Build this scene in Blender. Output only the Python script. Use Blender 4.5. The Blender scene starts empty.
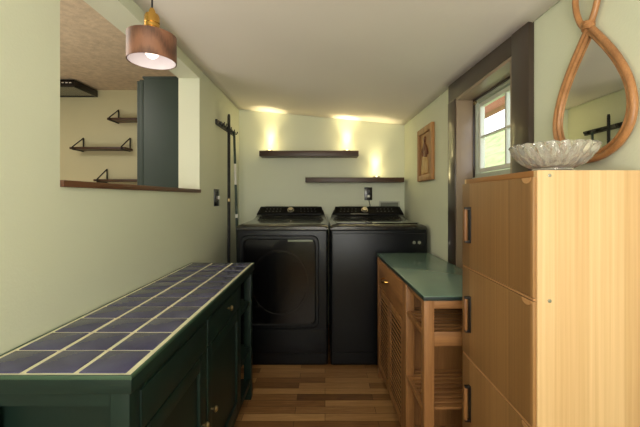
import bpy, bmesh, math, random
from mathutils import Vector, Matrix
random.seed(4)
PI = math.pi
SC = bpy.context.scene
COL = SC.collection
HC = 1.22   # eye height

# ------------------------------------------------------------------ materials
def s2l(c):
    r = []
    for v in c:
        v = v / 255.0
        r.append(v / 12.92 if v <= 0.04045 else ((v + 0.055) / 1.055) ** 2.4)
    return (r[0], r[1], r[2], 1.0)

def mat_base(name):
    m = bpy.data.materials.new(name); m.use_nodes = True
    nt = m.node_tree
    return m, nt, nt.nodes['Principled BSDF']

def setp(b, **kw):
    names = {'rough': 'Roughness', 'metal': 'Metallic', 'coat': 'Coat Weight', 'coatr': 'Coat Roughness',
             'spec': 'Specular IOR Level', 'trans': 'Transmission Weight', 'ior': 'IOR', 'alpha': 'Alpha',
             'estr': 'Emission Strength'}
    for k, v in kw.items():
        b.inputs[names[k]].default_value = v

def coords(nt, scale=(1, 1, 1), rot=(0, 0, 0)):
    t = nt.nodes.new('ShaderNodeTexCoord')
    mp = nt.nodes.new('ShaderNodeMapping')
    mp.inputs['Scale'].default_value = scale
    mp.inputs['Rotation'].default_value = rot
    nt.links.new(t.outputs['Object'], mp.inputs['Vector'])
    return mp.outputs['Vector']

def ramp(nt, fac, stops):
    r = nt.nodes.new('ShaderNodeValToRGB')
    el = r.color_ramp.elements
    el[0].position, el[0].color = stops[0]
    el[1].position, el[1].color = stops[-1]
    for p, c in stops[1:-1]:
        e = el.new(p); e.color = c
    nt.links.new(fac, r.inputs['Fac'])
    return r.outputs['Color']

def noise(nt, vec, scale, detail=4, rough=.5, dist=0):
    n = nt.nodes.new('ShaderNodeTexNoise')
    n.inputs['Scale'].default_value = scale
    n.inputs['Detail'].default_value = detail
    n.inputs['Roughness'].default_value = rough
    n.inputs['Distortion'].default_value = dist
    nt.links.new(vec, n.inputs['Vector'])
    return n.outputs['Fac']

def bump(nt, b, fac, strength, dist=.01):
    n = nt.nodes.new('ShaderNodeBump')
    n.inputs['Strength'].default_value = strength
    n.inputs['Distance'].default_value = dist
    nt.links.new(fac, n.inputs['Height'])
    nt.links.new(n.outputs['Normal'], b.inputs['Normal'])

def paint(name, rgb, rough=.6, var=.06, nscale=3, bstr=0, bscale=120, **kw):
    m, nt, b = mat_base(name)
    v = coords(nt)
    c = s2l(rgb)
    lo = tuple(x * (1 - var) for x in c[:3]) + (1,)
    hi = tuple(min(1, x * (1 + var)) for x in c[:3]) + (1,)
    nt.links.new(ramp(nt, noise(nt, v, nscale), [(.3, lo), (.7, hi)]), b.inputs['Base Color'])
    setp(b, rough=rough, **kw)
    if bstr:
        bump(nt, b, noise(nt, v, bscale, 3), bstr, .004)
    return m

def wood(name, dark, light, axis='Z', rough=.45, scale=9, stretch=.06, rings=False, coat=0, spec=.5):
    """grain that runs along one object axis"""
    m, nt, b = mat_base(name)
    s = {'X': (stretch, 1, 1), 'Y': (1, stretch, 1), 'Z': (1, 1, stretch)}[axis]
    v = coords(nt, s)
    broad = noise(nt, v, scale, 3, .5, .4)
    fine = noise(nt, v, scale * 12, 5, .65, .2)
    mx = nt.nodes.new('ShaderNodeMath'); mx.operation = 'MULTIPLY_ADD'
    mx.inputs[1].default_value = .4
    nt.links.new(fine, mx.inputs[0])
    mm = nt.nodes.new('ShaderNodeMath'); mm.operation = 'MULTIPLY'; mm.inputs[1].default_value = .6
    nt.links.new(broad, mm.inputs[0]); nt.links.new(mm.outputs[0], mx.inputs[2])
    fac = mx.outputs[0]
    if rings:
        w = nt.nodes.new('ShaderNodeTexWave'); w.wave_type = 'RINGS'
        w.inputs['Scale'].default_value = 9; w.inputs['Distortion'].default_value = 5
        w.inputs['Detail'].default_value = 3; w.inputs['Detail Scale'].default_value = 1.2
        v2 = coords(nt, (1, 1, .45)); nt.links.new(v2, w.inputs['Vector'])
        a = nt.nodes.new('ShaderNodeMath'); a.operation = 'MULTIPLY_ADD'; a.inputs[1].default_value = .22
        nt.links.new(w.outputs['Fac'], a.inputs[0])
        a2 = nt.nodes.new('ShaderNodeMath'); a2.operation = 'MULTIPLY'; a2.inputs[1].default_value = .8
        nt.links.new(fac, a2.inputs[0]); nt.links.new(a2.outputs[0], a.inputs[2])
        fac = a.outputs[0]
    nt.links.new(ramp(nt, fac, [(.33, s2l(dark)), (.62, s2l(light))]), b.inputs['Base Color'])
    setp(b, rough=rough, coat=coat, spec=spec)
    bump(nt, b, fine, .08, .002)
    return m

def laminate(name, cols, axis_u, rough=.35, stave=.052):
    """printed wood laminate: vertical staves of slightly different tone with fine grain"""
    m, nt, b = mat_base(name)
    v = coords(nt, (1, 1, .012))
    fine = noise(nt, v, 95, 5, .6, .1)
    v2 = coords(nt, (1, 1, .0))
    sp = nt.nodes.new('ShaderNodeSeparateXYZ'); nt.links.new(v2, sp.inputs[0])
    sn = nt.nodes.new('ShaderNodeMath'); sn.operation = 'SNAP'; sn.inputs[1].default_value = stave
    nt.links.new(sp.outputs[axis_u], sn.inputs[0])
    wn = nt.nodes.new('ShaderNodeTexWhiteNoise'); wn.noise_dimensions = '1D'
    nt.links.new(sn.outputs[0], wn.inputs['W'])
    a = nt.nodes.new('ShaderNodeMath'); a.operation = 'MULTIPLY'; a.inputs[1].default_value = .42
    nt.links.new(wn.outputs['Value'], a.inputs[0])
    c = nt.nodes.new('ShaderNodeMath'); c.operation = 'MULTIPLY_ADD'; c.inputs[1].default_value = .6
    nt.links.new(fine, c.inputs[0]); nt.links.new(a.outputs[0], c.inputs[2])
    nt.links.new(ramp(nt, c.outputs[0], [(.2, s2l(cols[0])), (.8, s2l(cols[1]))]), b.inputs['Base Color'])
    setp(b, rough=rough)
    return m

def emis(name, rgb, strength):
    m, nt, b = mat_base(name)
    b.inputs['Base Color'].default_value = s2l(rgb)
    b.inputs['Emission Color'].default_value = s2l(rgb)
    setp(b, estr=strength, rough=.5)
    return m

def simple(name, rgb, **kw):
    m, nt, b = mat_base(name)
    b.inputs['Base Color'].default_value = s2l(rgb)
    setp(b, **kw)
    return m

M = {}
M['wall'] = paint('sage_wall_paint', (216, 220, 197), .55, .015, 1.5, .12, 160)
M['wall_kitchen'] = paint('cream_wall_paint', (212, 208, 172), .6, .03, 2)
M['ceiling'] = paint('ceiling_paint', (236, 230, 221), .7, .015, 2, .1, 60)
M['stucco'] = paint('tan_textured_ceiling', (202, 184, 158), .85, .14, 22, .8, 45)
M['green'] = paint('dark_green_paint', (20, 38, 33), .45, .06, 6, .05, 50, spec=.3)
M['green_edge'] = paint('green_top_edge', (56, 82, 64), .4, .05, 6)
M['green_k'] = paint('kitchen_green_paint', (34, 50, 44), .5, .05, 4)
M['grout'] = paint('cream_grout', (226, 220, 190), .8, .06, 30, .2, 200)
M['brass'] = simple('brass', (204, 160, 84), metal=1, rough=.25)
M['bronze'] = simple('aged_bronze', (168, 150, 112), metal=1, rough=.3)
M['black'] = paint('black_metal', (26, 24, 23), .4, .1, 10)
M['blackg'] = simple('black_gloss_plastic', (14, 14, 15), rough=.18)
M['cord'] = simple('black_cord', (18, 18, 18), rough=.6)
M['appl'] = paint('brushed_black_steel', (17, 20, 24), .3, .08, 5, metal=.5)
M['appl_top'] = simple('appliance_top_enamel', (44, 43, 41), rough=.2, metal=.3, coat=.4, coatr=.06)
M['lid_glass'] = simple('dark_lid_glass', (30, 31, 32), rough=.05, coat=1)
M['door_glass'] = simple('dark_door_glass', (7, 7, 8), rough=.16, spec=.4)
M['console'] = simple('console_gloss', (9, 9, 10), rough=.4, spec=.15)
M['silver'] = simple('silver_trim', (190, 188, 180), metal=1, rough=.25)
M['printed'] = simple('printed_legend', (104, 104, 100), rough=.5)
M['white'] = paint('white_paint', (226, 226, 216), .4, .02, 5)
M['greyw'] = paint('grey_white_paint', (186, 190, 176), .45, .04, 5)
M['whitep'] = simple('white_plastic', (232, 230, 222), rough=.35)
M['casing'] = paint('dark_brown_casing', (56, 43, 35), .3, .06, 8, coat=.4)
M['jamb'] = paint('brown_jamb', (146, 126, 106), .35, .06, 8, coat=.3)
M['shelf'] = wood('dark_shelf_wood', (52, 32, 20), (84, 54, 34), 'X', .4)
M['sill'] = wood('walnut_sill', (66, 40, 24), (108, 68, 42), 'Y', .4)
M['walnut'] = wood('walnut_veneer', (76, 48, 36), (132, 90, 68), 'Z', .45, 14, .25, True)
M['acacia'] = wood('acacia_wood', (112, 74, 42), (166, 118, 72), 'Z', .45, 11)
M['acacia_h'] = wood('acacia_wood_long', (112, 74, 42), (166, 118, 72), 'Y', .45, 11)
M['acacia_x'] = wood('acacia_wood_across', (112, 74, 42), (166, 118, 72), 'X', .45, 11)
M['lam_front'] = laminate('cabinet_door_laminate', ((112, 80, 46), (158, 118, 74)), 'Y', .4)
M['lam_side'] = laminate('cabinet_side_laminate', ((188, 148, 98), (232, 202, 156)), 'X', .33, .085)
M['lam_edge'] = wood('cabinet_edge_band', (128, 82, 42), (156, 108, 60), 'Y', .45)
M['lam_light'] = wood('cabinet_hinge_cap', (164, 118, 76), (192, 146, 100), 'Y', .4)
M['rattan'] = wood('honey_rattan', (132, 88, 52), (182, 130, 82), 'Z', .35, 25, .3)
M['carved'] = wood('carved_wood', (138, 92, 46), (184, 134, 78), 'Z', .5, 16)
M['carved_dark'] = wood('carved_dark_wood', (96, 56, 34), (132, 80, 50), 'Z', .5, 20)
M['carved_pale'] = wood('carved_pale_wood', (176, 138, 84), (212, 178, 120), 'Z', .5, 20)
M['mirror'] = simple('mirror_silvering', (235, 238, 232), metal=1, rough=.01)
M['teal'] = paint('teal_worktop', (100, 126, 112), .22, .05, 8, coat=.2)
M['backing'] = simple('louvre_gap_shade', (34, 22, 14), rough=.8)  # near-black brown that paints the shade behind the louvres
M['teal_edge'] = simple('dark_worktop_edge', (26, 44, 42), rough=.4)
M['whiteshade'] = paint('white_shade_lining', (226, 220, 226), .6, .01)
M['bulb'] = emis('glowing_bulb', (255, 240, 224), 2.2)
M['puck'] = emis('glowing_puck_lens', (255, 226, 160), 18)
M['hill'] = paint('sunlit_grass', (150, 164, 110), .9, .3, 2.2, .4, 6)
M['porchwood'] = wood('red_brown_beam', (140, 84, 60), (176, 112, 84), 'Y', .6)
M['smoked'] = simple('smoked_glass', (110, 112, 98), rough=.12, trans=.35)
M['foliage'] = paint('tree_leaves', (96, 120, 60), .8, .35, 5)

# tile glaze
m, nt, b = mat_base('indigo_tile_glaze')
v = coords(nt)
nt.links.new(ramp(nt, noise(nt, v, 7, 5, .6, .6), [(.3, s2l((58, 58, 88))), (.7, s2l((82, 82, 116)))]), b.inputs['Base Color'])
setp(b, rough=.22, spec=.4)
bump(nt, b, noise(nt, v, 26, 2), .2, .003)
M['tile'] = m

# crystal
m, nt, b = mat_base('pressed_crystal')
b.inputs['Base Color'].default_value = (.96, .95, .9, 1)
setp(b, rough=.07, trans=.86, ior=1.5)
M['crystal'] = m
# window glass (thin, straight-through)
m, nt, b = mat_base('window_glass')
tr = nt.nodes.new('ShaderNodeBsdfTransparent'); gl = nt.nodes.new('ShaderNodeBsdfGlossy')
gl.inputs['Roughness'].default_value = .02
mx = nt.nodes.new('ShaderNodeMixShader'); mx.inputs[0].default_value = .07
nt.links.new(tr.outputs[0], mx.inputs[1]); nt.links.new(gl.outputs[0], mx.inputs[2])
nt.links.new(mx.outputs[0], nt.nodes['Material Output'].inputs['Surface'])
M['pane'] = m

# strip wood floor: strips run across the room (X)
m, nt, b = mat_base('strip_wood_floor')
t = nt.nodes.new('ShaderNodeTexCoord')
br = nt.nodes.new('ShaderNodeTexBrick')
br.offset = .37; br.offset_frequency = 2; br.squash = 1
br.inputs['Scale'].default_value = 1
br.inputs['Mortar Size'].default_value = .0012
br.inputs['Mortar Smooth'].default_value = .2
br.inputs['Brick Width'].default_value = .46
br.inputs['Row Height'].default_value = .066
br.inputs['Color1'].default_value = (0, 0, 0, 1); br.inputs['Color2'].default_value = (1, 1, 1, 1)
br.inputs['Mortar'].default_value = (.2, .2, .2, 1)
nt.links.new(t.outputs['Object'], br.inputs['Vector'])
# jitter per row so joints do not line up
mp = nt.nodes.new('ShaderNodeMapping'); mp.inputs['Scale'].default_value = (.9, 14, 1)
nt.links.new(t.outputs['Object'], mp.inputs['Vector'])
gr = noise(nt, mp.outputs[0], 7, 6, .65, .6)
mm = nt.nodes.new('ShaderNodeMath'); mm.operation = 'MULTIPLY_ADD'; mm.inputs[1].default_value = .55
m2 = nt.nodes.new('ShaderNodeMath'); m2.operation = 'MULTIPLY'; m2.inputs[1].default_value = .5
nt.links.new(br.outputs['Color'], m2.inputs[0]); nt.links.new(gr, mm.inputs[0]); nt.links.new(m2.outputs[0], mm.inputs[2])
cr = ramp(nt, mm.outputs[0], [(.15, s2l((86, 55, 30))), (.45, s2l((140, 98, 58))), (.8, s2l((194, 150, 98)))])
dk = nt.nodes.new('ShaderNodeMix'); dk.data_type = 'RGBA'
nt.links.new(br.outputs['Fac'], dk.inputs[0]); nt.links.new(cr, dk.inputs[6]); dk.inputs[7].default_value = s2l((58, 38, 24))
nt.links.new(dk.outputs[2], b.inputs['Base Color'])
setp(b, rough=.38)
M['floor'] = m

# ------------------------------------------------------------------ mesh builder
class MB:
    def __init__(s): s.bm = bmesh.new()
    def _merge(s, tmp, mtx=None):
        if mtx is not None: bmesh.ops.transform(tmp, matrix=mtx, verts=tmp.verts)
        me = bpy.data.meshes.new('tmp'); tmp.to_mesh(me); tmp.free()
        s.bm.from_mesh(me); bpy.data.meshes.remove(me)
    def box(s, x0, x1, y0, y1, z0, z1, bev=.0, seg=2, rot=None, slot=0):
        t = bmesh.new()
        bmesh.ops.create_cube(t, size=1)
        for v in t.verts:
            v.co = Vector((v.co.x * (x1 - x0), v.co.y * (y1 - y0), v.co.z * (z1 - z0)))
        if bev > 0:
            bmesh.ops.bevel(t, geom=list(t.edges), offset=min(bev, .45 * min(abs(x1 - x0), abs(y1 - y0), abs(z1 - z0))), segments=seg, affect='EDGES', profile=.6)
        mt = Matrix.Translation(((x0 + x1) / 2, (y0 + y1) / 2, (z0 + z1) / 2))
        if rot is not None: mt = mt @ rot
        s._merge(t, mt); return s
    def cyl(s, p0, p1, r0, r1=None, n=24, caps=True):
        p0, p1 = Vector(p0), Vector(p1); d = p1 - p0
        t = bmesh.new()
        bmesh.ops.create_cone(t, cap_ends=caps, cap_tris=False, segments=n, radius1=r0, radius2=r0 if r1 is None else r1, depth=d.length)
        q = Vector((0, 0, 1)).rotation_difference(d.normalized()).to_matrix().to_4x4()
        s._merge(t, Matrix.Translation((p0 + p1) / 2) @ q); return s
    def lathe(s, prof, c, n=48, axis='Z', fr=None, close=False):
        t = bmesh.new(); rings = []
        for k, (r, h) in enumerate(prof):
            ring = []
            for i in range(n):
                a = 2 * PI * i / n
                rr = fr(k, r, a) if fr else r
                ring.append(t.verts.new((rr * math.cos(a), rr * math.sin(a), h)))
            rings.append(ring)
        for k in range(len(rings) - 1):
            for i in range(n):
                j = (i + 1) % n
                t.faces.new((rings[k][i], rings[k][j], rings[k + 1][j], rings[k + 1][i]))
        if not close:
            if prof[0][0] > 1e-5: t.faces.new(list(reversed(rings[0])))
            if prof[-1][0] > 1e-5: t.faces.new(rings[-1])
        bmesh.ops.remove_doubles(t, verts=t.verts, dist=1e-6)
        q = Matrix.Identity(4)
        if axis == 'X': q = Matrix.Rotation(PI / 2, 4, 'Y')
        if axis == '-X': q = Matrix.Rotation(-PI / 2, 4, 'Y')
        if axis == '-Y': q = Matrix.Rotation(PI / 2, 4, 'X')
        s._merge(t, Matrix.Translation(c) @ q); return s
    def tube(s, pts, r, n=10, closed=False, caps=True):
        pts = [Vector(p) for p in pts]; N = len(pts)
        rs = r if isinstance(r, (list, tuple)) else [r] * N
        t = bmesh.new(); rings = []
        up = None
        for i, p in enumerate(pts):
            a = pts[(i - 1) % N] if (closed or i > 0) else p
            b_ = pts[(i + 1) % N] if (closed or i < N - 1) else p
            d = (b_ - a).normalized()
            if up is None:
                up = Vector((0, 0, 1)) if abs(d.z) < .9 else Vector((1, 0, 0))
            u = (up - d * up.dot(d)).normalized(); up = u
            w = d.cross(u)
            rings.append([t.verts.new(p + (u * math.cos(2 * PI * k / n) + w * math.sin(2 * PI * k / n)) * rs[i]) for k in range(n)])
        for i in range(N if closed else N - 1):
            A, B = rings[i], rings[(i + 1) % N]
            for k in range(n):
                j = (k + 1) % n
                t.faces.new((A[k], A[j], B[j], B[k]))
        if not closed and caps:
            t.faces.new(list(reversed(rings[0]))); t.faces.new(rings[-1])
        s._merge(t); return s
    def prism(s, poly, a0, a1, axis='Y', bev=0):
        """poly = list of 2D points; extruded along axis between a0 and a1. Y: (x,z)  X: (y,z)  Z: (x,y)"""
        t = bmesh.new()
        f = {'Y': lambda p, a: (p[0], a, p[1]), 'X': lambda p, a: (a, p[0], p[1]), 'Z': lambda p, a: (p[0], p[1], a)}[axis]
        A = [t.verts.new(f(p, a0)) for p in poly]; B = [t.verts.new(f(p, a1)) for p in poly]
        t.faces.new(A); t.faces.new(list(reversed(B)))
        n = len(poly)
        for i in range(n):
            j = (i + 1) % n
            t.faces.new((A[j], A[i], B[i], B[j]))
        bmesh.ops.recalc_face_normals(t, faces=t.faces)
        if bev: bmesh.ops.bevel(t, geom=list(t.edges), offset=bev, segments=2, affect='EDGES')
        s._merge(t); return s
    def grid(s, f, nu, nv):
        t = bmesh.new()
        V = [[t.verts.new(f(i / nu, j / nv)) for j in range(nv + 1)] for i in range(nu + 1)]
        for i in range(nu):
            for j in range(nv):
                t.faces.new((V[i][j], V[i + 1][j], V[i + 1][j + 1], V[i][j + 1]))
        s._merge(t); return s
    def ball(s, c, r, sc=(1, 1, 1), n=3):
        t = bmesh.new(); bmesh.ops.create_icosphere(t, subdivisions=n, radius=r)
        s._merge(t, Matrix.Translation(c) @ Matrix.Diagonal((*sc, 1))); return s
    def build(s, name, mat, parent=None, smooth=True):
        bmesh.ops.recalc_face_normals(s.bm, faces=s.bm.faces)
        org = Vector((0, 0, 0))
        if parent is not None:
            root = parent
            while root.parent is not None: root = root.parent
            org = Vector(root.location)
            bmesh.ops.translate(s.bm, verts=s.bm.verts, vec=-org)
        me = bpy.data.meshes.new(name); s.bm.to_mesh(me); s.bm.free()
        me.materials.append(mat)
        if smooth:
            for p in me.polygons: p.use_smooth = True
            me.set_sharp_from_angle(angle=math.radians(35))
        o = bpy.data.objects.new(name, me); COL.objects.link(o)
        if parent is not None: o.parent = parent
        return o

def thing(name, loc, label, cat, group=None):
    o = bpy.data.objects.new(name, None); COL.objects.link(o)
    o.location = loc; o.empty_display_size = .05
    o['label'] = label; o['category'] = cat
    if group: o['group'] = group
    return o
def tag(o, label, cat, group=None, kind=None):
    o['label'] = label; o['category'] = cat
    if group: o['group'] = group
    if kind: o['kind'] = kind
    return o
def struct(o, label, cat='structure'):
    o['kind'] = 'structure'; o['label'] = label; o['category'] = cat; return o
def center_origin(o, loc):
    """move the origin of a single-mesh thing to loc"""
    loc = Vector(loc)
    for v in o.data.vertices: v.co -= loc
    for ch in o.children:
        for v in ch.data.vertices: v.co -= loc
    o.location = loc

XL, XR, YB, YR = -.835, .772, 3.40, -1.9
WT = .14
# ------------------------------------------------------------------ shell
w = MB()
OY0, OY1, OZ0, OZ1 = 1.103, 2.329, 1.277, 2.017     # pass-through opening
w.box(XL - WT, XL, YR, OY0, 0, 2.4)
w.box(XL - WT, XL, OY1, YB + .3, 0, 2.4)
w.box(XL - WT, XL, OY0, OY1, 0, OZ0 - .022)
w.box(XL - WT, XL, OY0, OY1, OZ1, 2.4)
struct(w.build('wall_left', M['wall'], smooth=False), 'pale sage green wall with a pass-through opening', 'wall')
w = MB()
WY0, WY1, WZ0, WZ1 = 1.410, 2.02, .62, 1.795
w.box(XR, XR + .14, YR, WY0, 0, 2.4)
w.box(XR, XR + .14, WY1, YB + .14, 0, 2.4)
w.box(XR, XR + .14, WY0, WY1, 0, WZ0)
w.box(XR, XR + .14, WY0, WY1, WZ1, 2.4)
struct(w.build('wall_right', M['wall'], smooth=False), 'pale sage green wall with the window', 'wall')
w = MB(); w.box(XL, XR, YB, YB + .14, 0, 2.4)
struct(w.build('wall_back', M['wall'], smooth=False), 'sage green wall behind the laundry machines', 'wall')
w = MB(); w.box(XL - WT, XR + .14, YR - .12, YR, 0, 2.4)
struct(w.build('wall_front', M['wall'], smooth=False), 'wall behind the viewer', 'wall')
w = MB(); w.box(-4.3, XR + .14, YR - .12, YB + .3, -.06, 0)
struct(w.build('floor', M['floor'], smooth=False), 'strip wood floor in mixed honey and brown tones', 'floor')

def zr(y):
    if y > 2.13: return 1.938 + (y - 2.13) / (YB - 2.13) * .030
    if y > 1.2: return 1.903 + (y - 1.2) / .93 * .035
    return 1.903
def zc(x, y):
    u = (x - XL) / (XR - XL)
    k = min(1, max(0, (YB - y) / 1.2)); k = k * k * (3 - 2 * k)
    p = 1 + .75 * k
    return 2.120 - (2.120 - zr(y)) * (u ** p)
w = MB()
w.grid(lambda a, c: (XL - .002 + a * (XR - XL + .004), YR + c * (YB - YR), zc(XL + a * (XR - XL), YR + c * (YB - YR))), 24, 40)
o = w.build('ceiling', M['ceiling'])
sm = o.modifiers.new('thick', 'SOLIDIFY'); sm.thickness = .04; sm.offset = -1
for p in o.data.polygons: pass
struct(o, 'low sloping off-white ceiling', 'ceiling')

# kitchen beyond the opening
KY, KZ = 3.60, 2.33
w = MB(); w.box(-4.3, XL - WT, KY, KY + .1, 0, KZ + .1)
struct(w.build('wall_kitchen_back', M['wall_kitchen'], smooth=False), 'cream wall of the neighbouring kitchen', 'wall')
w = MB(); w.box(-4.4, -4.3, YR, KY + .1, 0, KZ + .1)
struct(w.build('wall_kitchen_left', M['wall_kitchen'], smooth=False), 'far left kitchen wall', 'wall')
w = MB(); w.box(-4.3, XL - WT, YR - .12, YR, 0, KZ + .1)
struct(w.build('wall_kitchen_front', M['wall_kitchen'], smooth=False), 'kitchen wall behind the viewer', 'wall')
w = MB(); w.box(-4.3, XL - WT, YR, KY, KZ, KZ + .05)
struct(w.build('ceiling_kitchen', M['stucco'], smooth=False), 'tan textured kitchen ceiling', 'ceiling')

# sill of the pass-through
w = MB(); w.box(XL - WT - .012, XL + .012, OY0 + .001, OY1 - .001, OZ0 - .022, OZ0, .003)
struct(w.build('trim_1', M['sill']), 'dark walnut ledge along the bottom of the pass-through', 'ledge')

# ------------------------------------------------------------------ window and casing
tw = .12; xf = XR - .022
w = MB()
w.box(xf, XR, WY1, WY1 + tw, .30, WZ1, .004)
w.box(xf, XR, WY0 - tw, WY0, .30, WZ1 + tw - .012, .004)
w.box(xf + .003, XR, WY0, WY1 + tw, WZ1, WZ1 + tw - .012, .004)
struct(w.build('trim_2', M['casing']), 'dark brown casing round the window', 'casing')
w = MB()   # jamb lining inside the recess
w.box(XR - .018, XR + .13, WY1 - .016, WY1, WZ0, WZ1, .002)
w.box(XR - .018, XR + .13, WY0, WY0 + .016, WZ0, WZ1, .002)
w.box(XR - .018, XR + .13, WY0 + .016, WY1 - .016, WZ1 - .016, WZ1, .002)
struct(w.build('trim_3', M['jamb']), 'lighter brown lining of the window recess', 'lining')
w = MB()
w.box(XR + .07, XR + .13, WY0 + .016, WY1 - .016, WZ0, 1.335)
st = MB(); k_ = .008
st.box(XR + .074, XR + .084, WY1 - .016 - k_, WY1 - .016, 1.336, WZ1 - .016, .001)
st.box(XR + .074, XR + .084, WY0 + .016, WY0 + .016 + k_, 1.336, WZ1 - .016, .001)
st.box(XR + .074, XR + .084, WY0 + .016 + k_, WY1 - .016 - k_, WZ1 - .016 - k_, WZ1 - .016, .001)
struct(st.build('trim_5', M['casing']), 'thin dark stop round the window sash', 'stop')
struct(w.build('trim_4', M['greyw'], smooth=False), 'grey-white panel beneath the window sash', 'panel')
SX0, SX1 = XR + .085, XR + .125
SY0, SY1, SZ0, SZ1 = WY0 + .016, WY1 - .016, 1.335, WZ1 - .016
win = bpy.data.objects.new('window_1', None); COL.objects.link(win); win.location = (SX0, (SY0 + SY1) / 2, SZ0)
win['kind'] = 'structure'; win['label'] = 'white four-pane window over the green-topped cart'; win['category'] = 'window'
w = MB(); a = .022
w.box(SX0, SX1, SY0, SY0 + a, SZ0, SZ1, .003); w.box(SX0, SX1, SY1 - a, SY1, SZ0, SZ1, .003)
w.box(SX0, SX1, SY0 + a, SY1 - a, SZ0, SZ0 + a, .003); w.box(SX0, SX1, SY0 + a, SY1 - a, SZ1 - a, SZ1, .003)
w.build('frame', M['greyw'], win)
w = MB(); b1 = a + .006; c = .022; s0, s1 = SX0 + .010, SX1 - .004
w.box(s0, s1, SY0 + b1, SY0 + b1 + c, SZ0 + b1, SZ1 - b1, .003); w.box(s0, s1, SY1 - b1 - c, SY1 - b1, SZ0 + b1, SZ1 - b1, .003)
w.box(s0, s1, SY0 + b1 + c, SY1 - b1 - c, SZ0 + b1, SZ0 + b1 + c, .003); w.box(s0, s1, SY0 + b1 + c, SY1 - b1 - c, SZ1 - b1 - c, SZ1 - b1, .003)
sash = w.build('sash', M['white'], win)
w = MB(); ym = (SY0 + SY1) / 2 - .03; zm = 1.560
w.box(s0 + .002, s1 - .004, ym - .007, ym + .007, SZ0 + b1 + c, SZ1 - b1 - c, .002)
w.box(s0 + .003, s1 - .005, SY0 + b1 + c, SY1 - b1 - c, zm - .006, zm + .006, .002)
w.build('glazing_bar', M['white'], sash)
w = MB(); xm = (s0 + s1) / 2
w.box(xm - .002, xm + .002, SY0 + b1 + c - .004, SY1 - b1 - c + .004, SZ0 + b1 + c - .004, SZ1 - b1 - c + .004)
w.build('pane', M['pane'], sash, smooth=False)
w = MB(); w.box(SX0 - .012, SX0, SY1 - .03, SY1 - .008, SZ1 - .03, SZ1 - .012, .002)
w.build('catch', M['bronze'], win)

# outside
def hf(a_, c_):
    x = .95 + a_ * 16; y = -2 + c_ * 34
    z = .0 + (a_ * 16) * .48 + .25 * math.sin(y * .5) + .1 * math.sin(x * 2 + y)
    return (x, y, z)
w = MB(); w.grid(hf, 50, 60)
hill = w.build('grassy_bank', M['hill']); hill['kind'] = 'structure'; hill['label'] = 'sunlit grassy bank outside the window'; hill['category'] = 'bank'
w = MB()
w.box(1.25, 1.33, 1.2, 5.2, 1.875, 1.945, .006)
o = w.build('porch_beam', M['porchwood']); tag(o, 'red-brown timber beam crossing outside the window', 'beam'); center_origin(o, (1.29, 3.2, 1.875))
w = MB()
w.box(1.245, 1.335, 5.2, 5.3, .0, 1.945, .006)
o = w.build('porch_post', M['porchwood']); tag(o, 'timber post carrying the beam outside', 'post'); center_origin(o, (1.29, 5.25, .0))

# ------------------------------------------------------------------ tile-topped green dresser
DX0, DX1, DY0, DY1, DZ = XL + .004, -.437, .790, 2.17, HC - .402
dr = thing('sideboard', ((DX0 + DX1) / 2, (DY0 + DY1) / 2, 0), 'long dark green sideboard with a dark blue tiled top, along the left wall', 'sideboard')
w = MB(); w.box(DX0, DX1, DY0, DY1, DZ - .042, DZ - .003, .004)
w.build('top_slab', M['green'], dr)
w = MB()
e = .006
for (x0, x1, y0, y1) in ((DX0, DX1, DY0, DY0 + e), (DX0, DX1, DY1 - e, DY1), (DX1 - e, DX1, DY0 + e, DY1 - e), (DX0, DX0 + e, DY0 + e, DY1 - e)):
    w.box(x0, x1, y0, y1, DZ - .010, DZ + .0005, .001)
w.build('edge_strip', M['green_edge'], dr)
w = MB(); w.box(DX0 + e, DX1 - e, DY0 + e, DY1 - e, DZ - .004, DZ - .001)
w.build('grout_bed', M['grout'], dr, smooth=False)
w = MB(); g = .0085; gx = .014
px = (DX1 - DX0 - 2 * e - gx) / 3; py = (DY1 - DY0 - 2 * e - g) / 11
for i in range(3):
    for j in range(11):
        x0 = DX0 + e + gx + i * px + random.uniform(-.001, .001); y0 = DY0 + e + g + j * py + random.uniform(-.001, .001)
        w.box(x0, x0 + px - gx, y0, y0 + py - g, DZ - .004, DZ + .0015, .0018)
w.build('tile_field', M['tile'], dr)
BX0, BX1, BY0, BY1 = DX0 + .004, DX1 - .010, DY0 + .010, DY1 - .012; bt = DZ - .042
w = MB(); p = .044   # frame carcass with four feet
bayY = 1.865
w.box(BX1 - p, BX1, BY0, BY0 + p, 0, bt, .002)
w.box(BX0, BX0 + p, BY0, BY0 + p, 0, bt, .002)
w.box(BX1 - p, BX1, BY1 - p, BY1, 0, bt, .002)
w.box(BX0, BX0 + p, BY1 - p, BY1, 0, bt, .002)
w.box(BX0 + p, BX1 - p, BY0, BY0 + .02, bt - .032, bt)        # end top rail
w.box(BX0 + p, BX1 - p, BY0, BY0 + .02, .10, .17)
w.box(BX0 + .001, BX1 - .022, BY0 + .060, BY0 + .066, .17, bt - .032)
w.box(BX1 - .02, BX1 - .001, BY0 + p, BY1 - p, bt - .018, bt)    # long rails
w.box(BX1 - .02, BX1 - .001, BY0 + p, BY1 - p, .10, .13)
w.box(BX1 - .022, BX1 - .002, 1.300, 1.328, .13, bt - .018)      # middle stile
w.box(BX1 - .022, BX1 - .001, bayY - .035, bayY, .13, bt - .018)
w.box(BX0, BX1 - .03, bayY - .02, bayY - .002, .1, bt)
w.box(BX0, BX0 + .01, BY0 + p, BY1 - p, .1, bt)
w.box(BX0, BX1 - .025, BY0 + .07, BY1 - .02, .1, .115)
w.build('carcass', M['green'], dr)
zd = .655
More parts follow.
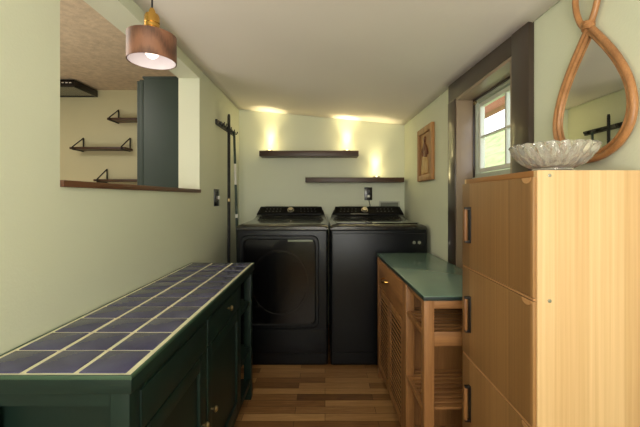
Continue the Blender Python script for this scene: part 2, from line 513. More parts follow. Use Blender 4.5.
for (y0, y1, knob) in ((BY0 + p + .003, 1.297, False), (1.331, bayY - .038, True)):
    w = MB(); w.box(BX1 - .02, BX1 + .003, y0, y1, zd, bt - .021, .002)
    d = w.build('drawer', M['green'], dr)
    if knob:
        w = MB(); yk = 1.60; zk = .716
        w.lathe([(.004, 0), (.0045, .010), (.011, .014), (.0125, .019), (.008, .025), (0, .026)], (BX1 + .002, yk, zk), 20, 'X')
        w.build('knob', M['bronze'], d)
    w = MB(); f = .05
    w.box(BX1 - .018, BX1 + .002, y0, y0 + f, .134, zd - .006, .002); w.box(BX1 - .018, BX1 + .002, y1 - f, y1, .134, zd - .006, .002)
    w.box(BX1 - .018, BX1 + .002, y0 + f, y1 - f, .134, .134 + f, .002); w.box(BX1 - .018, BX1 + .002, y0 + f, y1 - f, zd - .006 - f, zd - .006, .002)
    w.box(BX1 - .016, BX1 - .008, y0 + f, y1 - f, .134 + f, zd - .006 - f)
    d = w.build('door', M['green'], dr)
    yk = 1.272 if not knob else 1.372
    w = MB(); w.lathe([(.004, 0), (.0045, .010), (.011, .014), (.0125, .019), (.008, .025), (0, .026)], (BX1 + .001, yk, .394), 20, 'X')
    w.build('knob', M['bronze'], d)
for z in (.30, .58):
    w = MB(); w.box(BX0 + .012, BX1 - .006, bayY + .001, BY1 - .004, z, z + .02, .002)
    w.build('shelf', M['green'], dr)

# ------------------------------------------------------------------ laundry machines
FY = 2.54
def machine(x0, x1, kind):
    cx = (x0 + x1) / 2
    lab = {'dryer': 'black front-loading dryer with a big dark glass door, left of the washer',
           'washer': 'black top-loading washer with a plain front, by the right wall'}[kind]
    t = thing({'dryer': 'clothes_dryer', 'washer': 'washing_machine'}[kind], (cx, (FY + YB) / 2, 0), lab, kind)
    yb = 3.33
    # body
    w = MB(); w.box(x0, x1, FY, yb, .004, .992, .018, 4)
    w.build('body', M['appl'], t)
    w = MB(); w.box(x0 + .03, x1 - .03, FY + .05, yb - .02, 0.0, .05)
    w.build('base', M['blackg'], t)
    # top with raised rear console: side profile (y,z) extruded
    prof = [(FY + .002, .990), (FY + .002, 1.010), (FY + .02, 1.024), (FY + .09, 1.030), (3.02, 1.034), (3.10, 1.045), (3.17, 1.060), (3.225, 1.107), (3.245, 1.136), (3.275, 1.143), (3.32, 1.130), (3.33, 1.05), (3.33, .990)]
    def ins(z):   # corners draw in toward the top of the console
        if z < 1.04: return 0
        k = (z - 1.04) / .126
        return .012 + .035 * k ** 1.2
    tb = bmesh.new(); rows = []
    N = 20
    for (y, z) in prof:
        i_ = ins(z); row = []
        for k in range(N + 1):
            u = k / N; x = x0 + i_ + (x1 - x0 - 2 * i_) * u
            e_ = min(u, 1 - u)
            drop = 0
            if z > 1.0: drop = max(0, 1 - e_ / .08) ** 2 * (.012 + .25 * max(0, z - 1.04))
            row.append(tb.verts.new((x, y, z - drop)))
        rows.append(row)
    for a_ in range(len(rows)):
        A, B = rows[a_], rows[(a_ + 1) % len(rows)]
        for k in range(N): tb.faces.new((A[k], A[k + 1], B[k + 1], B[k]))
    tb.faces.new([r[0] for r in rows]); tb.faces.new([r[-1] for r in reversed(rows)])
    w = MB(); w._merge(tb)
    w.build('top_cover', M['appl_top'], t)
    # console glass strip, lies on the sloping face
    def onface(u, v, off=.003):
        y = 3.170 + (3.240 - 3.170) * v; z = 1.064 + (1.132 - 1.064) * v
        ii = .030 + .025 * v
        x = x0 + ii + (x1 - x0 - 2 * ii) * u
        n = Vector((0, -.69, .72)) * off
        return (x + n.x, y + n.y - .004, z + n.z)
    w = MB(); w.grid(lambda a_, c_: onface(a_, c_, .006), 16, 4)
    o = w.build('control_panel', M['console'], t)
    s_ = o.modifiers.new('t', 'SOLIDIFY'); s_.thickness = .006
    kx = cx + (.0 if kind == 'dryer' else -.03)
    kc = Vector((kx, 3.200, 1.104)); n = Vector((0, -.69, .72))
    w = MB(); w.cyl(kc, kc + n * .012, .032, .030, 32); w.cyl(kc + n * .012, kc + n * .028, .024, .021, 32)
    kn = w.build('dial', M['silver'], o)
    # button legends
    for side in (-1, 1):
        for k in range(5):
            for rI in range(2):
                w = MB(); u = .5 + side * (.16 + .055 * k); v = .38 + .3 * rI
                q = Vector(onface(u + (0 if kind == 'dryer' else -.02), v, .0135))
                w.box(q.x - .006, q.x + .006, q.y - .002, q.y + .002, q.z - .0015, q.z + .0015, rot=Matrix.Rotation(math.radians(43), 4, 'X'))
                w.build('button_mark', M['printed'], o, smooth=False)
    if kind == 'washer':
        w = MB(); w.box(x0 + .045, x1 - .045, FY + .06, 3.05, 1.031, 1.0365, .003)
        l = w.build('lid', M['lid_glass'], t)
        q = [Vector(onface(u, .03, .014)) for u in (.25, .5)]
        w = MB(); w.cyl(q[0], q[1], .003, n=8); w.build('chrome_strip', M['silver'], o)
        w = MB(); w.box(x0 + .012, x1 - .012, FY - .006, FY + .006, .10, .962, .006, 3)
        fp = w.build('front_panel', M['appl'], t)
        for xx in (.645, .682):
            w = MB(); w.cyl((xx, FY - .009, .898), (xx, FY - .005, .898), .012, n=20)
            w.build('front_mark', M['silver'], fp)
    else:
        # door: rounded frame, recessed window
        def rr(xa, xb, za, zb, r, n=8):
            P = []
            for (cx_, cz_, a0) in ((xb - r, zb - r, 0), (xa + r, zb - r, 90), (xa + r, za + r, 180), (xb - r, za + r, 270)):
                for k in range(n + 1):
                    a_ = math.radians(a0 + 90 * k / n); P.append((cx_ + r * math.cos(a_), cz_ + r * math.sin(a_)))
            return P
        xa, xb, za, zb = x0 + .035, x1 - .065, .285, .950
        tb = bmesh.new()
        loops = []
        for (ins_, yy) in ((0, FY + .001), (0, FY - .022), (.006, FY - .028), (.022, FY - .028), (.032, FY - .018)):
            loops.append([tb.verts.new((p_[0], yy, p_[1])) for p_ in rr(xa + ins_, xb - ins_, za + ins_, zb - ins_, .05 - ins_ * .3)])
        for A, B in zip(loops, loops[1:]):
            for k in range(len(A)):
                j = (k + 1) % len(A); tb.faces.new((A[k], A[j], B[j], B[k]))
        w = MB(); w._merge(tb)
        d = w.build('door', M['appl'], t)
        w = MB(); w.prism(rr(xa + .030, xb - .030, za + .030, zb - .030, .042), FY - .021, FY - .017, 'Y')
        w.build('door_glass', M['door_glass'], d)
        tb = bmesh.new(); L = []
        cxm, czm = (xa + xb) / 2, (za + zb) / 2 - .01
        for (r_, yy) in ((.215, FY - .0205), (.212, FY - .024), (.200, FY - .024), (.197, FY - .0205)):
            L.append([tb.verts.new((cxm + r_ * math.cos(2 * PI * k / 48), yy, czm + r_ * 1.12 * math.sin(2 * PI * k / 48))) for k in range(48)])
        for A, B in zip(L, L[1:]):
            for k in range(48):
                j = (k + 1) % 48; tb.faces.new((A[k], A[j], B[j], B[k]))
        w = MB(); w._merge(tb); w.build('window_ring', M['blackg'], d)
        w = MB(); w.box(xb - .225, xb - .045, FY - .0225, FY - .0195, .905, .920, .001)
        w.build('front_mark', simple('grey_green_bar', (116, 124, 108), rough=.35), d)  # plain grey-green bar across the top of the door glass
        w = MB(); w.box(x0 + .012, x1 - .012, FY - .006, FY + .006, .09, .270, .006, 3)
        w.build('kick_panel', M['appl'], t)
    return t
machine(-.647, .022, 'dryer')
machine(.040, .742, 'washer')

# ------------------------------------------------------------------ floating shelves with uplights
def fshelf(x0, x1, z0, z1, label, pucks):
    w = MB(); w.box(x0, x1, 3.24, YB - .001, z0, z1, .002)
    o = w.build('floating_shelf', M['shelf']); tag(o, label, 'shelf', 'floating shelves on the back wall')
    center_origin(o, ((x0 + x1) / 2, YB, z0))
    for (x, lb) in pucks:
        t = thing('puck_light', (x, 3.325, z1), lb, 'light', 'round uplights on the shelves')
        w = MB(); w.lathe([(.033, 0), (.034, .004), (.034, .012), (.030, .016), (.027, .016), (.027, .012)], (x, 3.325, z1), 28)
        w.build('housing', M['silver'], t)
        w = MB(); w.lathe([(.0265, .0125), (.0265, .0145), (.0, .0150)], (x, 3.325, z1), 28)
        w.build('lens', M['puck'], t)
        L = bpy.data.lights.new('uplight', 'SPOT'); L.energy = 12; L.color = (1, .84, .46)
        L.spot_size = math.radians(62); L.spot_blend = 1; L.shadow_soft_size = .02
        lo = bpy.data.objects.new('uplight', L); COL.objects.link(lo); lo.parent = t
        lo.location = (0, .030, .022); lo.rotation_euler = (math.radians(180), 0, 0)
        L = bpy.data.lights.new('halo_fill', 'POINT'); L.energy = .55; L.color = (1, .82, .42); L.shadow_soft_size = .03  # added fill imitating the warm bounce round the puck
        lo = bpy.data.objects.new('halo_fill', L); COL.objects.link(lo); lo.parent = t; lo.location = (0, -.01, .06)
s = 3.24 / 350
fshelf((259.2 - 325) * s, (358.7 - 325) * s, HC + (198 - 156) * s, HC + (198 - 150.6) * s, 'upper dark wood floating shelf, centred above the dryer',
       [((269.5 - 325) * 3.325 / 350, 'round uplight at the left end of the upper shelf'), ((347 - 325) * 3.325 / 350, 'round uplight at the right end of the upper shelf')])
fshelf((305.3 - 325) * s, (404.4 - 325) * s, HC + (198 - 182) * s, HC + (198 - 177.4) * s, 'lower dark wood floating shelf, above the washer and reaching the right wall',
       [((376.5 - 325) * 3.325 / 350, 'round uplight on the lower shelf above the outlet')])

# outlet with plug on back wall
def px2(x, y, Y): return ((x - 325) * Y / 350, HC + (198 - y) * Y / 350)
ox, oz = px2(368.2, 193.7, YB)
t = thing('wall_outlet', (ox, YB, oz), 'black outlet plate with a plugged-in cord above the washer', 'outlet')
w = MB(); w.box(ox - .038, ox + .038, YB - .008, YB - .0005, oz - .062, oz + .062, .003); pl = w.build('plate', M['blackg'], t)
w = MB()
for dz in (.024, -.024): w.lathe([(.017, 0), (.017, .003), (0, .003)], (ox, YB - .007, oz + dz), 20, '-Y')
w.build('socket', M['black'], t)
t = thing('power_plug', (ox, YB - .01, oz - .024), 'small pale plug in the black outlet with a dark cord falling behind the washer', 'plug')
w = MB(); w.box(ox - .012, ox + .012, YB - .034, YB - .011, oz - .036, oz - .012, .005); w.build('plug_head', M['whitep'], t)
w = MB(); w.tube([(ox, YB - .028, oz - .034), (ox + .004, YB - .034, oz - .07), (ox + .014, YB - .03, oz - .11), (ox + .016, YB - .025, oz - .25), (ox + .016, YB - .025, oz - .4)], .004, 8); w.build('cord', M['cord'], t)
# water supply box
bx0, bz1 = px2(379, 201, YB); bx1, bz0 = px2(399.5, 212, YB)
t = thing('supply_box', ((bx0 + bx1) / 2, YB, bz0), 'pale grey water supply box in the wall behind the washer', 'supply box')
w = MB(); f = .014
w.box(bx0, bx1, YB - .012, YB - .0005, bz1 - f, bz1, .002); w.box(bx0, bx1, YB - .012, YB - .0005, bz0, bz0 + f, .002)
w.box(bx0, bx0 + f, YB - .012, YB - .0005, bz0 + f, bz1 - f, .002); w.box(bx1 - f, bx1, YB - .012, YB - .0005, bz0 + f, bz1 - f, .002)
w.build('frame', M['greyw'], t)
w = MB(); w.box(bx0 + f, bx1 - f, YB - .004, YB - .001, bz0 + f, bz1 - f); w.build('inner_panel', simple('box_inner', (120, 124, 112), rough=.6), t)
for k in (-.04, .04):
    w = MB(); xx = (bx0 + bx1) / 2 + k; w.cyl((xx, YB - .02, bz0 + .016), (xx, YB - .02, bz0 + .05), .007, n=12); w.cyl((xx, YB - .003, bz0 + .04), (xx, YB - .028, bz0 + .04), .009, n=12)
    w.build('valve', M['brass'], t)

# switch plate on left wall
t = thing('light_switch', (XL, 2.69, 1.22), 'black switch plate with a pale toggle on the left wall', 'switch')
w = MB(); w.box(XL + .0005, XL + .007, 2.625, 2.745, 1.158, 1.288, .003); w.build('plate', M['blackg'], t)
w = MB(); w.box(XL + .007, XL + .022, 2.700, 2.712, 1.210, 1.236, .003); w.build('toggle', M['whitep'], t)
w = MB(); w.box(XL + .007, XL + .011, 2.652, 2.664, 1.210, 1.236, .002); w.build('toggle', M['blackg'], t)

# ------------------------------------------------------------------ broom rack + poles
t = thing('broom_rack', (XL, 2.93, 1.82), 'black rail with grip hooks on the left wall, holding the poles', 'rack')
w = MB(); w.box(XL + .0005, XL + .014, 2.66, 3.17, 1.780, 1.822, .003)
w.box(XL + .014, XL + .020, 2.67, 3.16, 1.795, 1.808, .002)
w.build('rail', M['black'], t)
for y in (2.72, 2.78, 2.92, 3.02, 3.12):
    w = MB(); w.box(XL + .014, XL + .036, y - .02, y + .02, 1.787, 1.813, .006)
    w.tube([(XL + .028, y, 1.795), (XL + .044, y, 1.787), (XL + .052, y, 1.795), (XL + .054, y, 1.810)], .005, 8)
    w.build('hook', M['black'], t)
bar = thing('mop', (XL + .05, 2.83, 0), 'dark pole mop hanging nearest in the rack', 'mop')
w = MB(); w.tube([(XL + .054, 2.845, 1.90), (XL + .054, 2.845, 1.88), (XL + .054, 2.845, 1.0), (XL + .054, 2.845, .12)], [.009, .012, .012, .012], 14)
pp = w.build('pole', M['cord'], bar)
w = MB(); w.cyl((XL + .054, 2.845, 1.19), (XL + .054, 2.845, 1.215), .0135, n=14); w.build('collar', M['bronze'], bar)
w = MB(); w.prism([(2.76, .003), (2.925, .003), (2.92, .06), (2.87, .12), (2.82, .12), (2.765, .06)], XL + .02, XL + .09, 'X', .006)
w.build('mop_head', paint('grey_mop', (84, 86, 80), .9, .2, 40), bar)
br_ = thing('broom', (XL + .06, 3.06, 0), 'green and white pole broom hanging deeper in the rack', 'broom')
def seg(z0, z1, r, mt, nm):
    def P(z): return (XL + .050 + (1.83 - z) * .028, 3.02, z)
    w = MB(); w.cyl(P(z0), P(z1), r, n=14); return w.build(nm, mt, br_)
gpole = simple('dark_green_pole', (26, 52, 40), rough=.35)
seg(1.79, 1.515, .0105, gpole, 'upper_pole')
seg(1.515, 1.335, .0095, M['whitep'], 'white_sleeve')
seg(1.335, 1.08, .0105, gpole, 'middle_pole')
seg(1.08, 1.05, .0125, M['whitep'], 'joint')
seg(1.05, .22, .0105, gpole, 'lower_pole')
w = MB(); w.prism([(2.945, .003), (3.12, .003), (3.11, .16), (3.06, .21), (3.0, .21), (2.955, .16)], XL + .07, XL + .12, 'X', .008)
w.build('brush_head', M['black'], br_)

# ------------------------------------------------------------------ pendant lamp
pc = Vector((-.593, 1.20, 0)); zt = zc(pc.x, pc.y)
t = thing('pendant_lamp', (pc.x, pc.y, zt), 'pendant lamp with a round walnut shade and brass cap above the sideboard', 'lamp')
R = .0785
w = MB()
w.lathe([(R, 1.687), (R, 1.775), (R - .003, 1.776), (R - .003, 1.687)], (pc.x, pc.y, 0), 72, close=True)
sh = w.build('lamp_shade', M['walnut'], t)
w = MB()
w.lathe([(R - .0035, 1.688), (R - .0035, 1.770), (.02, 1.771), (.02, 1.774), (R - .0032, 1.7745), (R - .0032, 1.688)], (pc.x, pc.y, 0), 72, close=True)
w.build('shade_lining', M['whiteshade'], sh)
w = MB(); w.lathe([(.0245, 1.772), (.0245, 1.800), (.0225, 1.802), (.0245, 1.804), (.0245, 1.815), (.0225, 1.817), (.0245, 1.819), (.0245, 1.840), (.021, 1.848), (.011, 1.852), (.010, 1.862), (.006, 1.870), (.0, 1.872)], (pc.x, pc.y, 0), 32)
w.build('cap', M['brass'], t)
w = MB(); w.cyl((pc.x, pc.y, 1.868), (pc.x, pc.y, zt - .01), .0032, n=10); w.build('cord', M['cord'], t)
w = MB(); w.lathe([(.045, zt - .022), (.05, zt - .018), (.05, zt + .003), (0, zt + .003)], (pc.x, pc.y, 0), 32); w.build('ceiling_rose', M['brass'], t)
w = MB(); w.cyl((pc.x, pc.y, 1.745), (pc.x, pc.y, 1.772), .014, n=16); w.build('socket', M['whitep'], t)
w = MB(); w.ball((pc.x, pc.y, 1.725), .024, (1, 1, 1.15)); w.build('bulb', M['bulb'], t)
L = bpy.data.lights.new('bulb_light', 'POINT'); L.energy = .05; L.color = (1, .88, .74); L.shadow_soft_size = .03
lo = bpy.data.objects.new('bulb_light', L); COL.objects.link(lo); lo.parent = t; lo.location = (0, 0, 1.692 - zt)

# ------------------------------------------------------------------ laminate cabinet (right foreground)
CX0, CY0, CY1, CZ = .515, .850, 1.293, 1.288
CX1 = XR - .003
t = thing('storage_cabinet', ((CX0 + CX1) / 2, (CY0 + CY1) / 2, 0), 'tall pale wood-look cabinet with four stacked side doors, right foreground', 'cabinet')
w = MB(); th = .016
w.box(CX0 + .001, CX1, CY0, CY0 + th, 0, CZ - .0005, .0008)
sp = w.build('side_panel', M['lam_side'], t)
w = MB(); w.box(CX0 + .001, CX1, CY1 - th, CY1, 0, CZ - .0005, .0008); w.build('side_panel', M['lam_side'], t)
w = MB(); w.box(CX0 + .0005, CX1, CY0 + th, CY1 - th, CZ - .016, CZ, .0008); w.build('top_panel', M['lam_edge'], t)
w = MB(); w.box(CX1 - .008, CX1, CY0 + th, CY1 - th, 0, CZ - .016); w.build('back_panel', M['lam_side'], t)
w = MB(); w.box(CX0 + .02, CX1 - .008, CY0 + th, CY1 - th, .0, .03); w.build('bottom_panel', M['lam_edge'], t)
gaps = [1.274, .970, .653, .336, .018]
for i in range(4):
    z1, z0 = gaps[i] - .003, gaps[i + 1] + .006
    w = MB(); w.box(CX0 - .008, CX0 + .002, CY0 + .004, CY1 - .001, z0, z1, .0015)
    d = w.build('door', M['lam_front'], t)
    # hinge cap: half disc at the near top corner
    P = [(CY0 + .030 + .020 * math.cos(a_ * PI / 14), z1 - .0005 - .014 * math.sin(a_ * PI / 14)) for a_ in range(15)]
    w = MB(); w.prism(P, CX0 - .0100, CX0 - .006, 'X', .0008); w.build('hinge_cap', M['lam_light'], d)
    if i < 3:
        w = MB(); w.box(CX0 - .006, CX0 + .004, CY0 + .006, CY1 - .002, z0 - .0075, z0 - .002); w.build('divider_edge', M['lam_light'], t)
    hz1 = 1.188 - i * .3115 if i < 3 else .255; hz0 = hz1 - .125
    xo = CX0 - .008
    w = MB()
    w.box(xo - .004, xo - .0002, 1.215, 1.231, hz0, hz1, .001)
    w.box(xo - .019, xo - .004, 1.216, 1.230, hz1 - .008, hz1 - .0005, .001)
    w.box(xo - .019, xo - .004, 1.216, 1.230, hz0 + .0005, hz0 + .008, .001)
    h = w.build('handle', M['black'], d)
    w = MB(); w.box(xo - .022, xo - .012, 1.215, 1.231, hz0 + .0075, hz1 - .0075, .003); w.build('grip', M['acacia'], h)
for zz in (1.275, .970, .33):
    w = MB(); w.lathe([(.0045, 0), (.0045, .0015), (.003, .002), (0, .0012)], (.545, CY0, zz), 18, '-Y')
    w.build('screw', M['silver'], sp)

# ------------------------------------------------------------------ crystal bowl
bc = Vector((.628, .975, CZ))
bcx, bcy = (552.5 - 325) * .93 / 350, .93
prof_o = [(.044, .0), (.047, .004), (.047, .008), (.070, .020), (.087, .038), (.097, .054), (.103, .069)]
prof_i = [(.099, .070), (.091, .055), (.080, .041), (.062, .026), (.036, .014), (0, .012)]
NN = 264
def interp(P, n):
    out = []
    for (a_, b_) in zip(P, P[1:]):
        for k in range(n): out.append((a_[0] + (b_[0] - a_[0]) * k / n, a_[1] + (b_[1] - a_[1]) * k / n))
    out.append(P[-1]); return out
PO = interp(prof_o, 5); PI_ = interp(prof_i, 2)
def fr(k, r, a):
    if r == 0: return 0
    if k < len(PO):
        h = PO[k][1]
        if h < .009: return r
        q_ = h / .069
        cut = .55 * abs(math.sin(11 * a + q_ * 4.2)) + .45 * abs(math.sin(11 * a - q_ * 4.2))
        return r * (1 + .085 * (cut - .7) * min(1, q_ * 2.5))
    return r * (1 + .012 * (abs(math.sin(11 * a)) - .6))
w = MB(); w.lathe(PO + PI_, (bcx, bcy, CZ + .0008), NN, fr=fr)
o = w.build('glass_bowl', M['crystal']); center_origin(o, (bcx, bcy, CZ))
for v in o.data.vertices:
    if v.co.z > .064:
        a_ = math.atan2(v.co.y, v.co.x); v.co.z += .003 * (abs(math.sin(a_ * 11)) - .6)
tag(o, 'cut crystal bowl with fluted sides on top of the storage cabinet', 'bowl')

# ------------------------------------------------------------------ teardrop mirror
mx_ = XR - .002
t = thing('teardrop_mirror', (mx_, 1.0, 1.32), 'teardrop mirror in a bent rattan frame with a top loop, right wall', 'mirror')
yc, zcn, rw, rb = 1.004, 1.462, .148, .136
def tear(s_, w_=rw, top=1.715, bot=1.322):
    """s_ in 0..1 from the apex round to the apex, returns (y,z)"""
    a_ = s_ * 2 * PI
    zz = (top + bot) / 2 + (top - bot) / 2 * math.cos(a_)
    yy = w_ * 1.30 * math.sin(a_) * (math.sin(a_ / 2) ** 1.15)
    return (yc + yy, zz)
N = 90
outer = [tear(i / N) for i in range(N + 1)]
def strand(off, x, w_, top, bot, r, extra=True, sgn=1):
    pts = [(x, y, z) for (y, z) in [tear(i / N, w_, top, bot) for i in range(N + 1)]]
    w = MB(); w.tube(pts, r, 12); return w
w = strand(0, mx_ - .012, .149, 1.714, 1.330, .0095); w.build('outer_hoop', M['rattan'], t)
w = strand(0, mx_ - .012, .137, 1.697, 1.345, .0065); w.build('inner_hoop', M['rattan'], t)
# top loop crossing over the neck
pts = []
for i in range(41):
    a_ = 2 * PI * i / 40
    zz = 1.793 - .083 * math.cos(a_); yy = .040 * math.sin(a_) * (1 if True else 0)
    yy = .047 * math.sin(a_) * (math.sin(a_ / 2) ** .5)
    pts.append((mx_ - .014 - (.006 if i < 20 else -.001), yc + .004 + yy, zz))
w = MB(); w.tube(pts, .0085, 12); w.build('hanging_loop', M['rattan'], t)
w = MB()
for k in range(4):
    z = 1.706 + k * .0055
    w.tube([(mx_ - .015 + .013 * math.cos(2 * PI * j / 16), yc + .015 * math.sin(2 * PI * j / 16), z + .002 * math.sin(j)) for j in range(16)], .0035, 8, closed=True)
w.build('binding', M['rattan'], t)
P = [tear(i / N, .136, 1.696, 1.346) for i in range(N)]
w = MB(); w.prism(P, mx_ - .008, mx_ - .005, 'X'); w.build('mirror_glass', M['mirror'], t, smooth=False)
w = MB(); w.prism([tear(i / N, .142, 1.705, 1.335) for i in range(N)], mx_ - .0045, mx_ - .0005, 'X'); w.build('backing', M['carved_dark'], t, smooth=False)

# ------------------------------------------------------------------ carved plaque
xw = XR - .001
t = thing('carved_plaque', (xw, 2.64, 1.35), 'square carved wood plaque with a dark relief figure, right wall beyond the window', 'plaque')
y0, y1, z0, z1 = 2.455, 2.835, 1.350, 1.757; f = .045
w = MB()
w.box(xw - .026, xw, y0, y0 + f, z0, z1, .006); w.box(xw - .026, xw, y1 - f, y1, z0, z1, .006)
w.box(xw - .026, xw, y0 + f, y1 - f, z0, z0 + f, .006); w.box(xw - .026, xw, y0 + f, y1 - f, z1 - f, z1, .006)
w.build('frame', M['carved'], t)
w = MB(); w.box(xw - .010, xw, y0 + f, y1 - f, z0 + f, z1 - f); w.build('ground', M['carved'], t)
w = MB(); yc2 = 2.66
w.ball((xw - .012, yc2, 1.665), .020, (.6, 1, 1.2)); w.ball((xw - .012, yc2 + .004, 1.60), .032, (.45, 1, 1.5))
w.ball((xw - .012, yc2 - .018, 1.55), .030, (.45, 1.2, 1.2)); w.tube([(xw - .014, yc2 - .02, 1.62), (xw - .018, yc2 - .06, 1.59), (xw - .014, yc2 - .07, 1.545)], .009, 8)
w.tube([(xw - .014, yc2 + .02, 1.62), (xw - .016, yc2 + .05, 1.58), (xw - .014, yc2 + .04, 1.54)], .009, 8)
w.build('relief_figure', M['carved_dark'], t)
w = MB()
w.ball((xw - .010, yc2, 1.50), .050, (.35, 1.1, 1.0)); w.ball((xw - .010, yc2 + .03, 1.455), .036, (.4, 1.3, 1.3)); w.ball((xw - .010, yc2 - .05, 1.465), .030, (.4, 1, 1.6))
for (a_, b_) in ((-.07, .0), (-.03, .01), (.02, -.01), (.06, 0)):
    w.tube([(xw - .012, yc2 + a_, 1.47), (xw - .014, yc2 + a_ + b_, 1.43), (xw - .012, yc2 + a_ * 1.1, 1.405)], .010, 8)
w.build('relief_drapery', M['carved_pale'], t)

# ------------------------------------------------------------------ cart with slatted shelves and louvred doors
GX0, GX1, GY0, GY1, GZ = .369, .735, 1.357, 2.420, HC - .380
t = thing('kitchen_cart', ((GX0 + GX1) / 2, (GY0 + GY1) / 2, 0), 'wooden cart with a green top, louvred doors and slatted open shelves', 'cart')
w = MB(); w.box(GX0, GX1, GY0, GY1, GZ - .004, GZ, .001); w.build('top_surface', M['teal'], t)
w = MB(); w.box(GX0, GX1, GY0, GY1, GZ - .018, GZ - .004, .001); w.build('top_edge', M['teal_edge'], t)
ct = GZ - .018; q = .040
ax0, ax1, ay0, ay1 = GX0 + .004, GX1 - .004, GY0 + .006, GY1 - .008
for (x, y) in ((ax0, ay0), (ax1 - q, ay0), (ax0, ay1 - q), (ax1 - q, ay1 - q), (ax0, 1.64)):
    w = MB(); w.box(x, x + q, y, y + q + (.03 if y == 1.64 else 0), 0, ct, .003); w.build('leg', M['acacia'], t)
# rails
def rail(x0, x1, y0, y1, z0, z1, mt): 
    w = MB(); w.box(x0, x1, y0, y1, z0, z1, .002); return w.build('rail', mt, t)
rail(ax0 + q, ax1 - q, ay0 + .004, ay0 + .024, ct - .034, ct, M['acacia_x'])
rail(ax0 + q, ax1 - q, ay0 + .004, ay0 + .024, .642, .698, M['acacia_x'])
rail(ax0 + .004, ax0 + .02, ay0 + q, 1.64, ct - .022, ct, M['acacia_h'])
rail(ax0 + q, ax1 - q, ay0 + .004, ay0 + .024, .06, .11, M['acacia_x'])
# slatted shelves in open bay
for zs in (.690, .388, .12):
    w = MB()
    w.box(ax0 + .004, ax0 + .020, ay0 + q, 1.64, zs - .018, zs + .004, .002)
    w.box(ax1 - .020, ax1 - .004, ay0 + q, 1.64, zs - .018, zs + .004, .002)
    y = ay0 + .030
    while y < 1.69:
        w.box(ax0 + .020, ax1 - .020, y, y + .022, zs - .010, zs, .002); y += .037
    w.build('slatted_shelf', M['acacia_x'], t)
w = MB(); w.box(ax0 + .02, ax1 - .005, 1.700, 1.715, .08, ct); w.build('partition', M['acacia'], t)
w = MB(); w.box(ax1 - .012, ax1 - .002, ay0 + q, ay1 - q, .08, ct); w.build('back_panel', M['acacia'], t)
w = MB(); w.box(ax0 + q, ax1 - q, ay1 - .02, ay1 - .006, .08, ct); w.build('side_panel', M['acacia'], t)
w = MB(); w.box(ax0 + .02, ax1 - .012, 1.715, ay1 - .02, .08, .095); w.build('bottom_panel', M['acacia_h'], t)
dy0, dy1 = 1.714, ay1 - q - .003
w = MB(); w.box(ax0 + .001, ax0 + .018, dy0, dy1, .635, ct - .014, .002)
d = w.build('drawer', M['acacia_h'], t)
w = MB(); hy = (dy0 + dy1) / 2 + .08
w.tube([(ax0 + .002, hy - .048, .722), (ax0 - .014, hy - .046, .722), (ax0 - .024, hy - .03, .716), (ax0 - .027, hy, .714), (ax0 - .024, hy + .03, .716), (ax0 - .014, hy + .046, .722), (ax0 + .002, hy + .048, .722)], .0045, 10)
w.build('handle', M['brass'], d)
rail(ax0 + .002, ax0 + .018, dy0, dy1, ct - .012, ct, M['acacia_h'])
mid = (dy0 + dy1) / 2
for (a0, a1) in ((dy0, mid - .002), (mid + .002, dy1)):
    w = MB(); s2 = .032; b0, b1_ = .085, .625
    w.box(ax0 + .001, ax0 + .020, a0, a0 + s2, b0, b1_, .002); w.box(ax0 + .001, ax0 + .020, a1 - s2, a1, b0, b1_, .002)
    w.box(ax0 + .001, ax0 + .020, a0 + s2, a1 - s2, b0, b0 + s2, .002); w.box(ax0 + .001, ax0 + .020, a0 + s2, a1 - s2, b1_ - s2, b1_, .002)
    d = w.build('door', M['acacia'], t)
    w = MB(); w.box(ax0 + .013, ax0 + .016, a0 + .01, a1 - .01, b0, b1_); w.build('gap_shade_board', M['backing'], d)  # added dark sheet, stands in for the shade between slats
    w = MB(); z = b0 + s2 + .012
    while z < b1_ - s2 - .004:
        w.box(ax0 + .002, ax0 + .007, a0 + s2 - .002, a1 - s2 + .002, z - .006, z + .006, .001, rot=Matrix.Rotation(math.radians(-14), 4, 'Y')); z += .025
    w.build('louvre', M['acacia_h'], d)
t.rotation_euler = (0, 0, math.radians(1.32))

# ------------------------------------------------------------------ kitchen objects
gx1 = XL - WT - .02; YK = 2.40
t = thing('tall_cabinet', ((gx1 - .14), 2.6, 0), 'tall dark green kitchen cabinet seen end-on through the pass-through', 'cabinet')
sx = YK / 350
xa = (143.5 - 325) * sx; xb = (178.5 - 325) * sx; ztop = HC + (198 - 77) * sx
w = MB(); w.box(xa, gx1 + .018, YK, YK + .62, 0, ztop - .008, .002); w.build('carcass', M['green_k'], t)
w = MB(); w.box(xa - .006, gx1 + .018, YK - .004, YK + .63, ztop - .008, ztop + .004, .002); w.build('top_board', M['green_k'], t)
w = MB(); w.box(xa - .030, xa - .003, YK + .004, YK + .60, .1, ztop - .018, .003); d = w.build('door', M['green_k'], t)
w = MB(); w.box(xa - .050, xa - .031, YK + .010, YK + .06, .1, ztop - .024, .003); w.build('door_rail', M['green_k'], d)
def bshelf(xl, xr, y_px, brackets, label):
    Y = KY; z = HC + (198 - y_px) * Y / 350
    X0, X1 = (xl - 325) * Y / 350, (xr - 325) * Y / 350
    t = thing('bracket_shelf', ((X0 + X1) / 2, KY, z), label, 'shelf', 'black bracket shelves on the kitchen wall')
    w = MB(); w.box(X0, X1, KY - .15, KY - .004, z - .016, z + .006, .002); w.build('board', M['shelf'], t)
    for bxp in brackets:
        X = (bxp - 325) * Y / 350; r = .0065
        w = MB()
        A, B, C_ = (X, KY - .009, z + .115), (X, KY - .009, z - .02), (X, KY - .165, z - .02)
        C2 = (X, KY - .165, z + .004)
        w.tube([A, B], r, 6); w.tube([B, C_], r, 6); w.tube([C_, C2], r, 6); w.tube([C2, A], r, 6)
        w.build('bracket', M['black'], t)
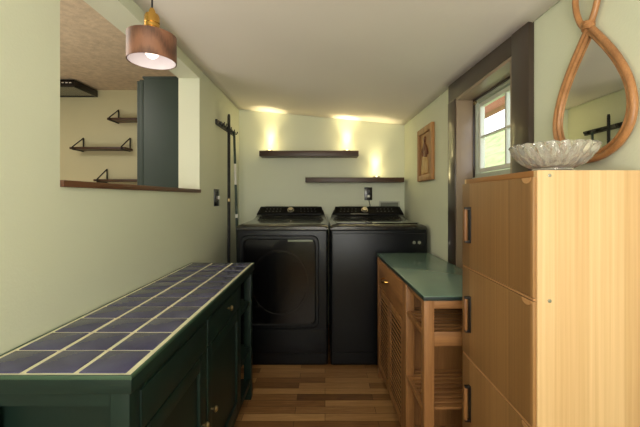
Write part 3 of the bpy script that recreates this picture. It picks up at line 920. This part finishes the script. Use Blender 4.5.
bshelf(116, 160, 121.5, (119, 156), 'uppermost black bracket shelf on the kitchen wall, running behind the cabinet')
bshelf(80, 133, 149.5, (84, 130.5), 'middle black bracket shelf on the kitchen wall, both triangular brackets showing')
bshelf(103, 155, 180.5, (107.5, 152), 'lowest black bracket shelf on the kitchen wall, just above the ledge')
# range hood
hx0, hx1, hy0, hz0, hz1 = -2.98, -2.335, 3.256, 2.255, 2.322
t = thing('range_hood', ((hx0 + hx1) / 2, KY, hz0), 'shallow black range hood on the kitchen wall under the tan ceiling', 'range hood')
w = MB()
w.box(hx0, hx1, hy0, hy0 + .018, hz0, hz1, .006); w.box(hx0, hx0 + .018, hy0 + .018, KY - .001, hz0, hz1, .004)
w.box(hx1 - .018, hx1, hy0 + .018, KY - .001, hz0, hz1, .004); w.box(hx0 + .018, hx1 - .018, hy0 + .018, KY - .001, hz1 - .01, hz1)
w.build('canopy', M['blackg'], t)
w = MB(); w.box(hx0 + .018, hx1 - .018, hy0 + .018, KY - .02, hz0 + .006, hz0 + .012); w.build('underside_filter', M['smoked'], t)
w = MB(); w.box(hx0 + .018, hx1 - .018, KY - .02, KY - .002, hz0, hz0 + .014); w.build('rear_strip', M['black'], t)
for k in range(6):
    w = MB(); w.box(hx1 - .22 + k * .035, hx1 - .20 + k * .035, hy0 - .002, hy0, hz0 + .034, hz0 + .042); w.build('control_button', M['whitep'], t)

# ------------------------------------------------------------------ lights
def area(name, loc, rot, size, sy, e, col, spread=None):
    L = bpy.data.lights.new(name, 'AREA'); L.shape = 'RECTANGLE'; L.size = size; L.size_y = sy; L.energy = e; L.color = col
    if spread: L.spread = spread
    o = bpy.data.objects.new(name, L); COL.objects.link(o); o.location = loc; o.rotation_euler = rot; return o
area('rear_fill', (-.1, YR + .1, 1.60), (math.radians(86), 0, 0), 1.2, .9, 28, (1, .96, .90))  # added fill behind the viewer, in place of an unseen window
area('ceiling_fill', (0, -.9, .9), (math.radians(165), 0, 0), 1.0, 1.0, 32, (1, .96, .92))  # added fill aimed up to brighten the ceiling, no fitting there
area('kitchen_down_fill', (-2.4, 1.4, KZ - .05), (0, 0, 0), 1.4, 1.4, 30, (1, .95, .84))  # added fill shining down in the kitchen, no lamp modelled
area('kitchen_up_fill', (-2.4, 1.2, 1.0), (math.radians(180), 0, 0), 1.4, 1.4, 30, (1, .95, .84))  # added fill lifting the kitchen ceiling and walls, no real fitting
S = bpy.data.lights.new('sun', 'SUN'); S.energy = 4.0; S.angle = .02; S.color = (1, .95, .85)
so = bpy.data.objects.new('sun', S); COL.objects.link(so); so.rotation_euler = (math.radians(32), math.radians(-20), 0)
W = bpy.data.worlds.new('World'); SC.world = W; W.use_nodes = True
bg = W.node_tree.nodes['Background']; bg.inputs[0].default_value = (.85, .92, 1, 1); bg.inputs[1].default_value = 2.6

# ------------------------------------------------------------------ camera
cam = bpy.data.cameras.new('Camera'); co = bpy.data.objects.new('Camera', cam); COL.objects.link(co)
co.location = (0, 0, HC); co.rotation_euler = (math.radians(90), 0, 0)
cam.sensor_width = 36; cam.lens = 350 / 640 * 36
cam.shift_x = -5 / 640; cam.shift_y = -15.5 / 640
cam.clip_start = .02
SC.camera = co
SC.view_settings.view_transform = 'Standard'
SC.view_settings.look = 'None'
SC.view_settings.exposure = 0
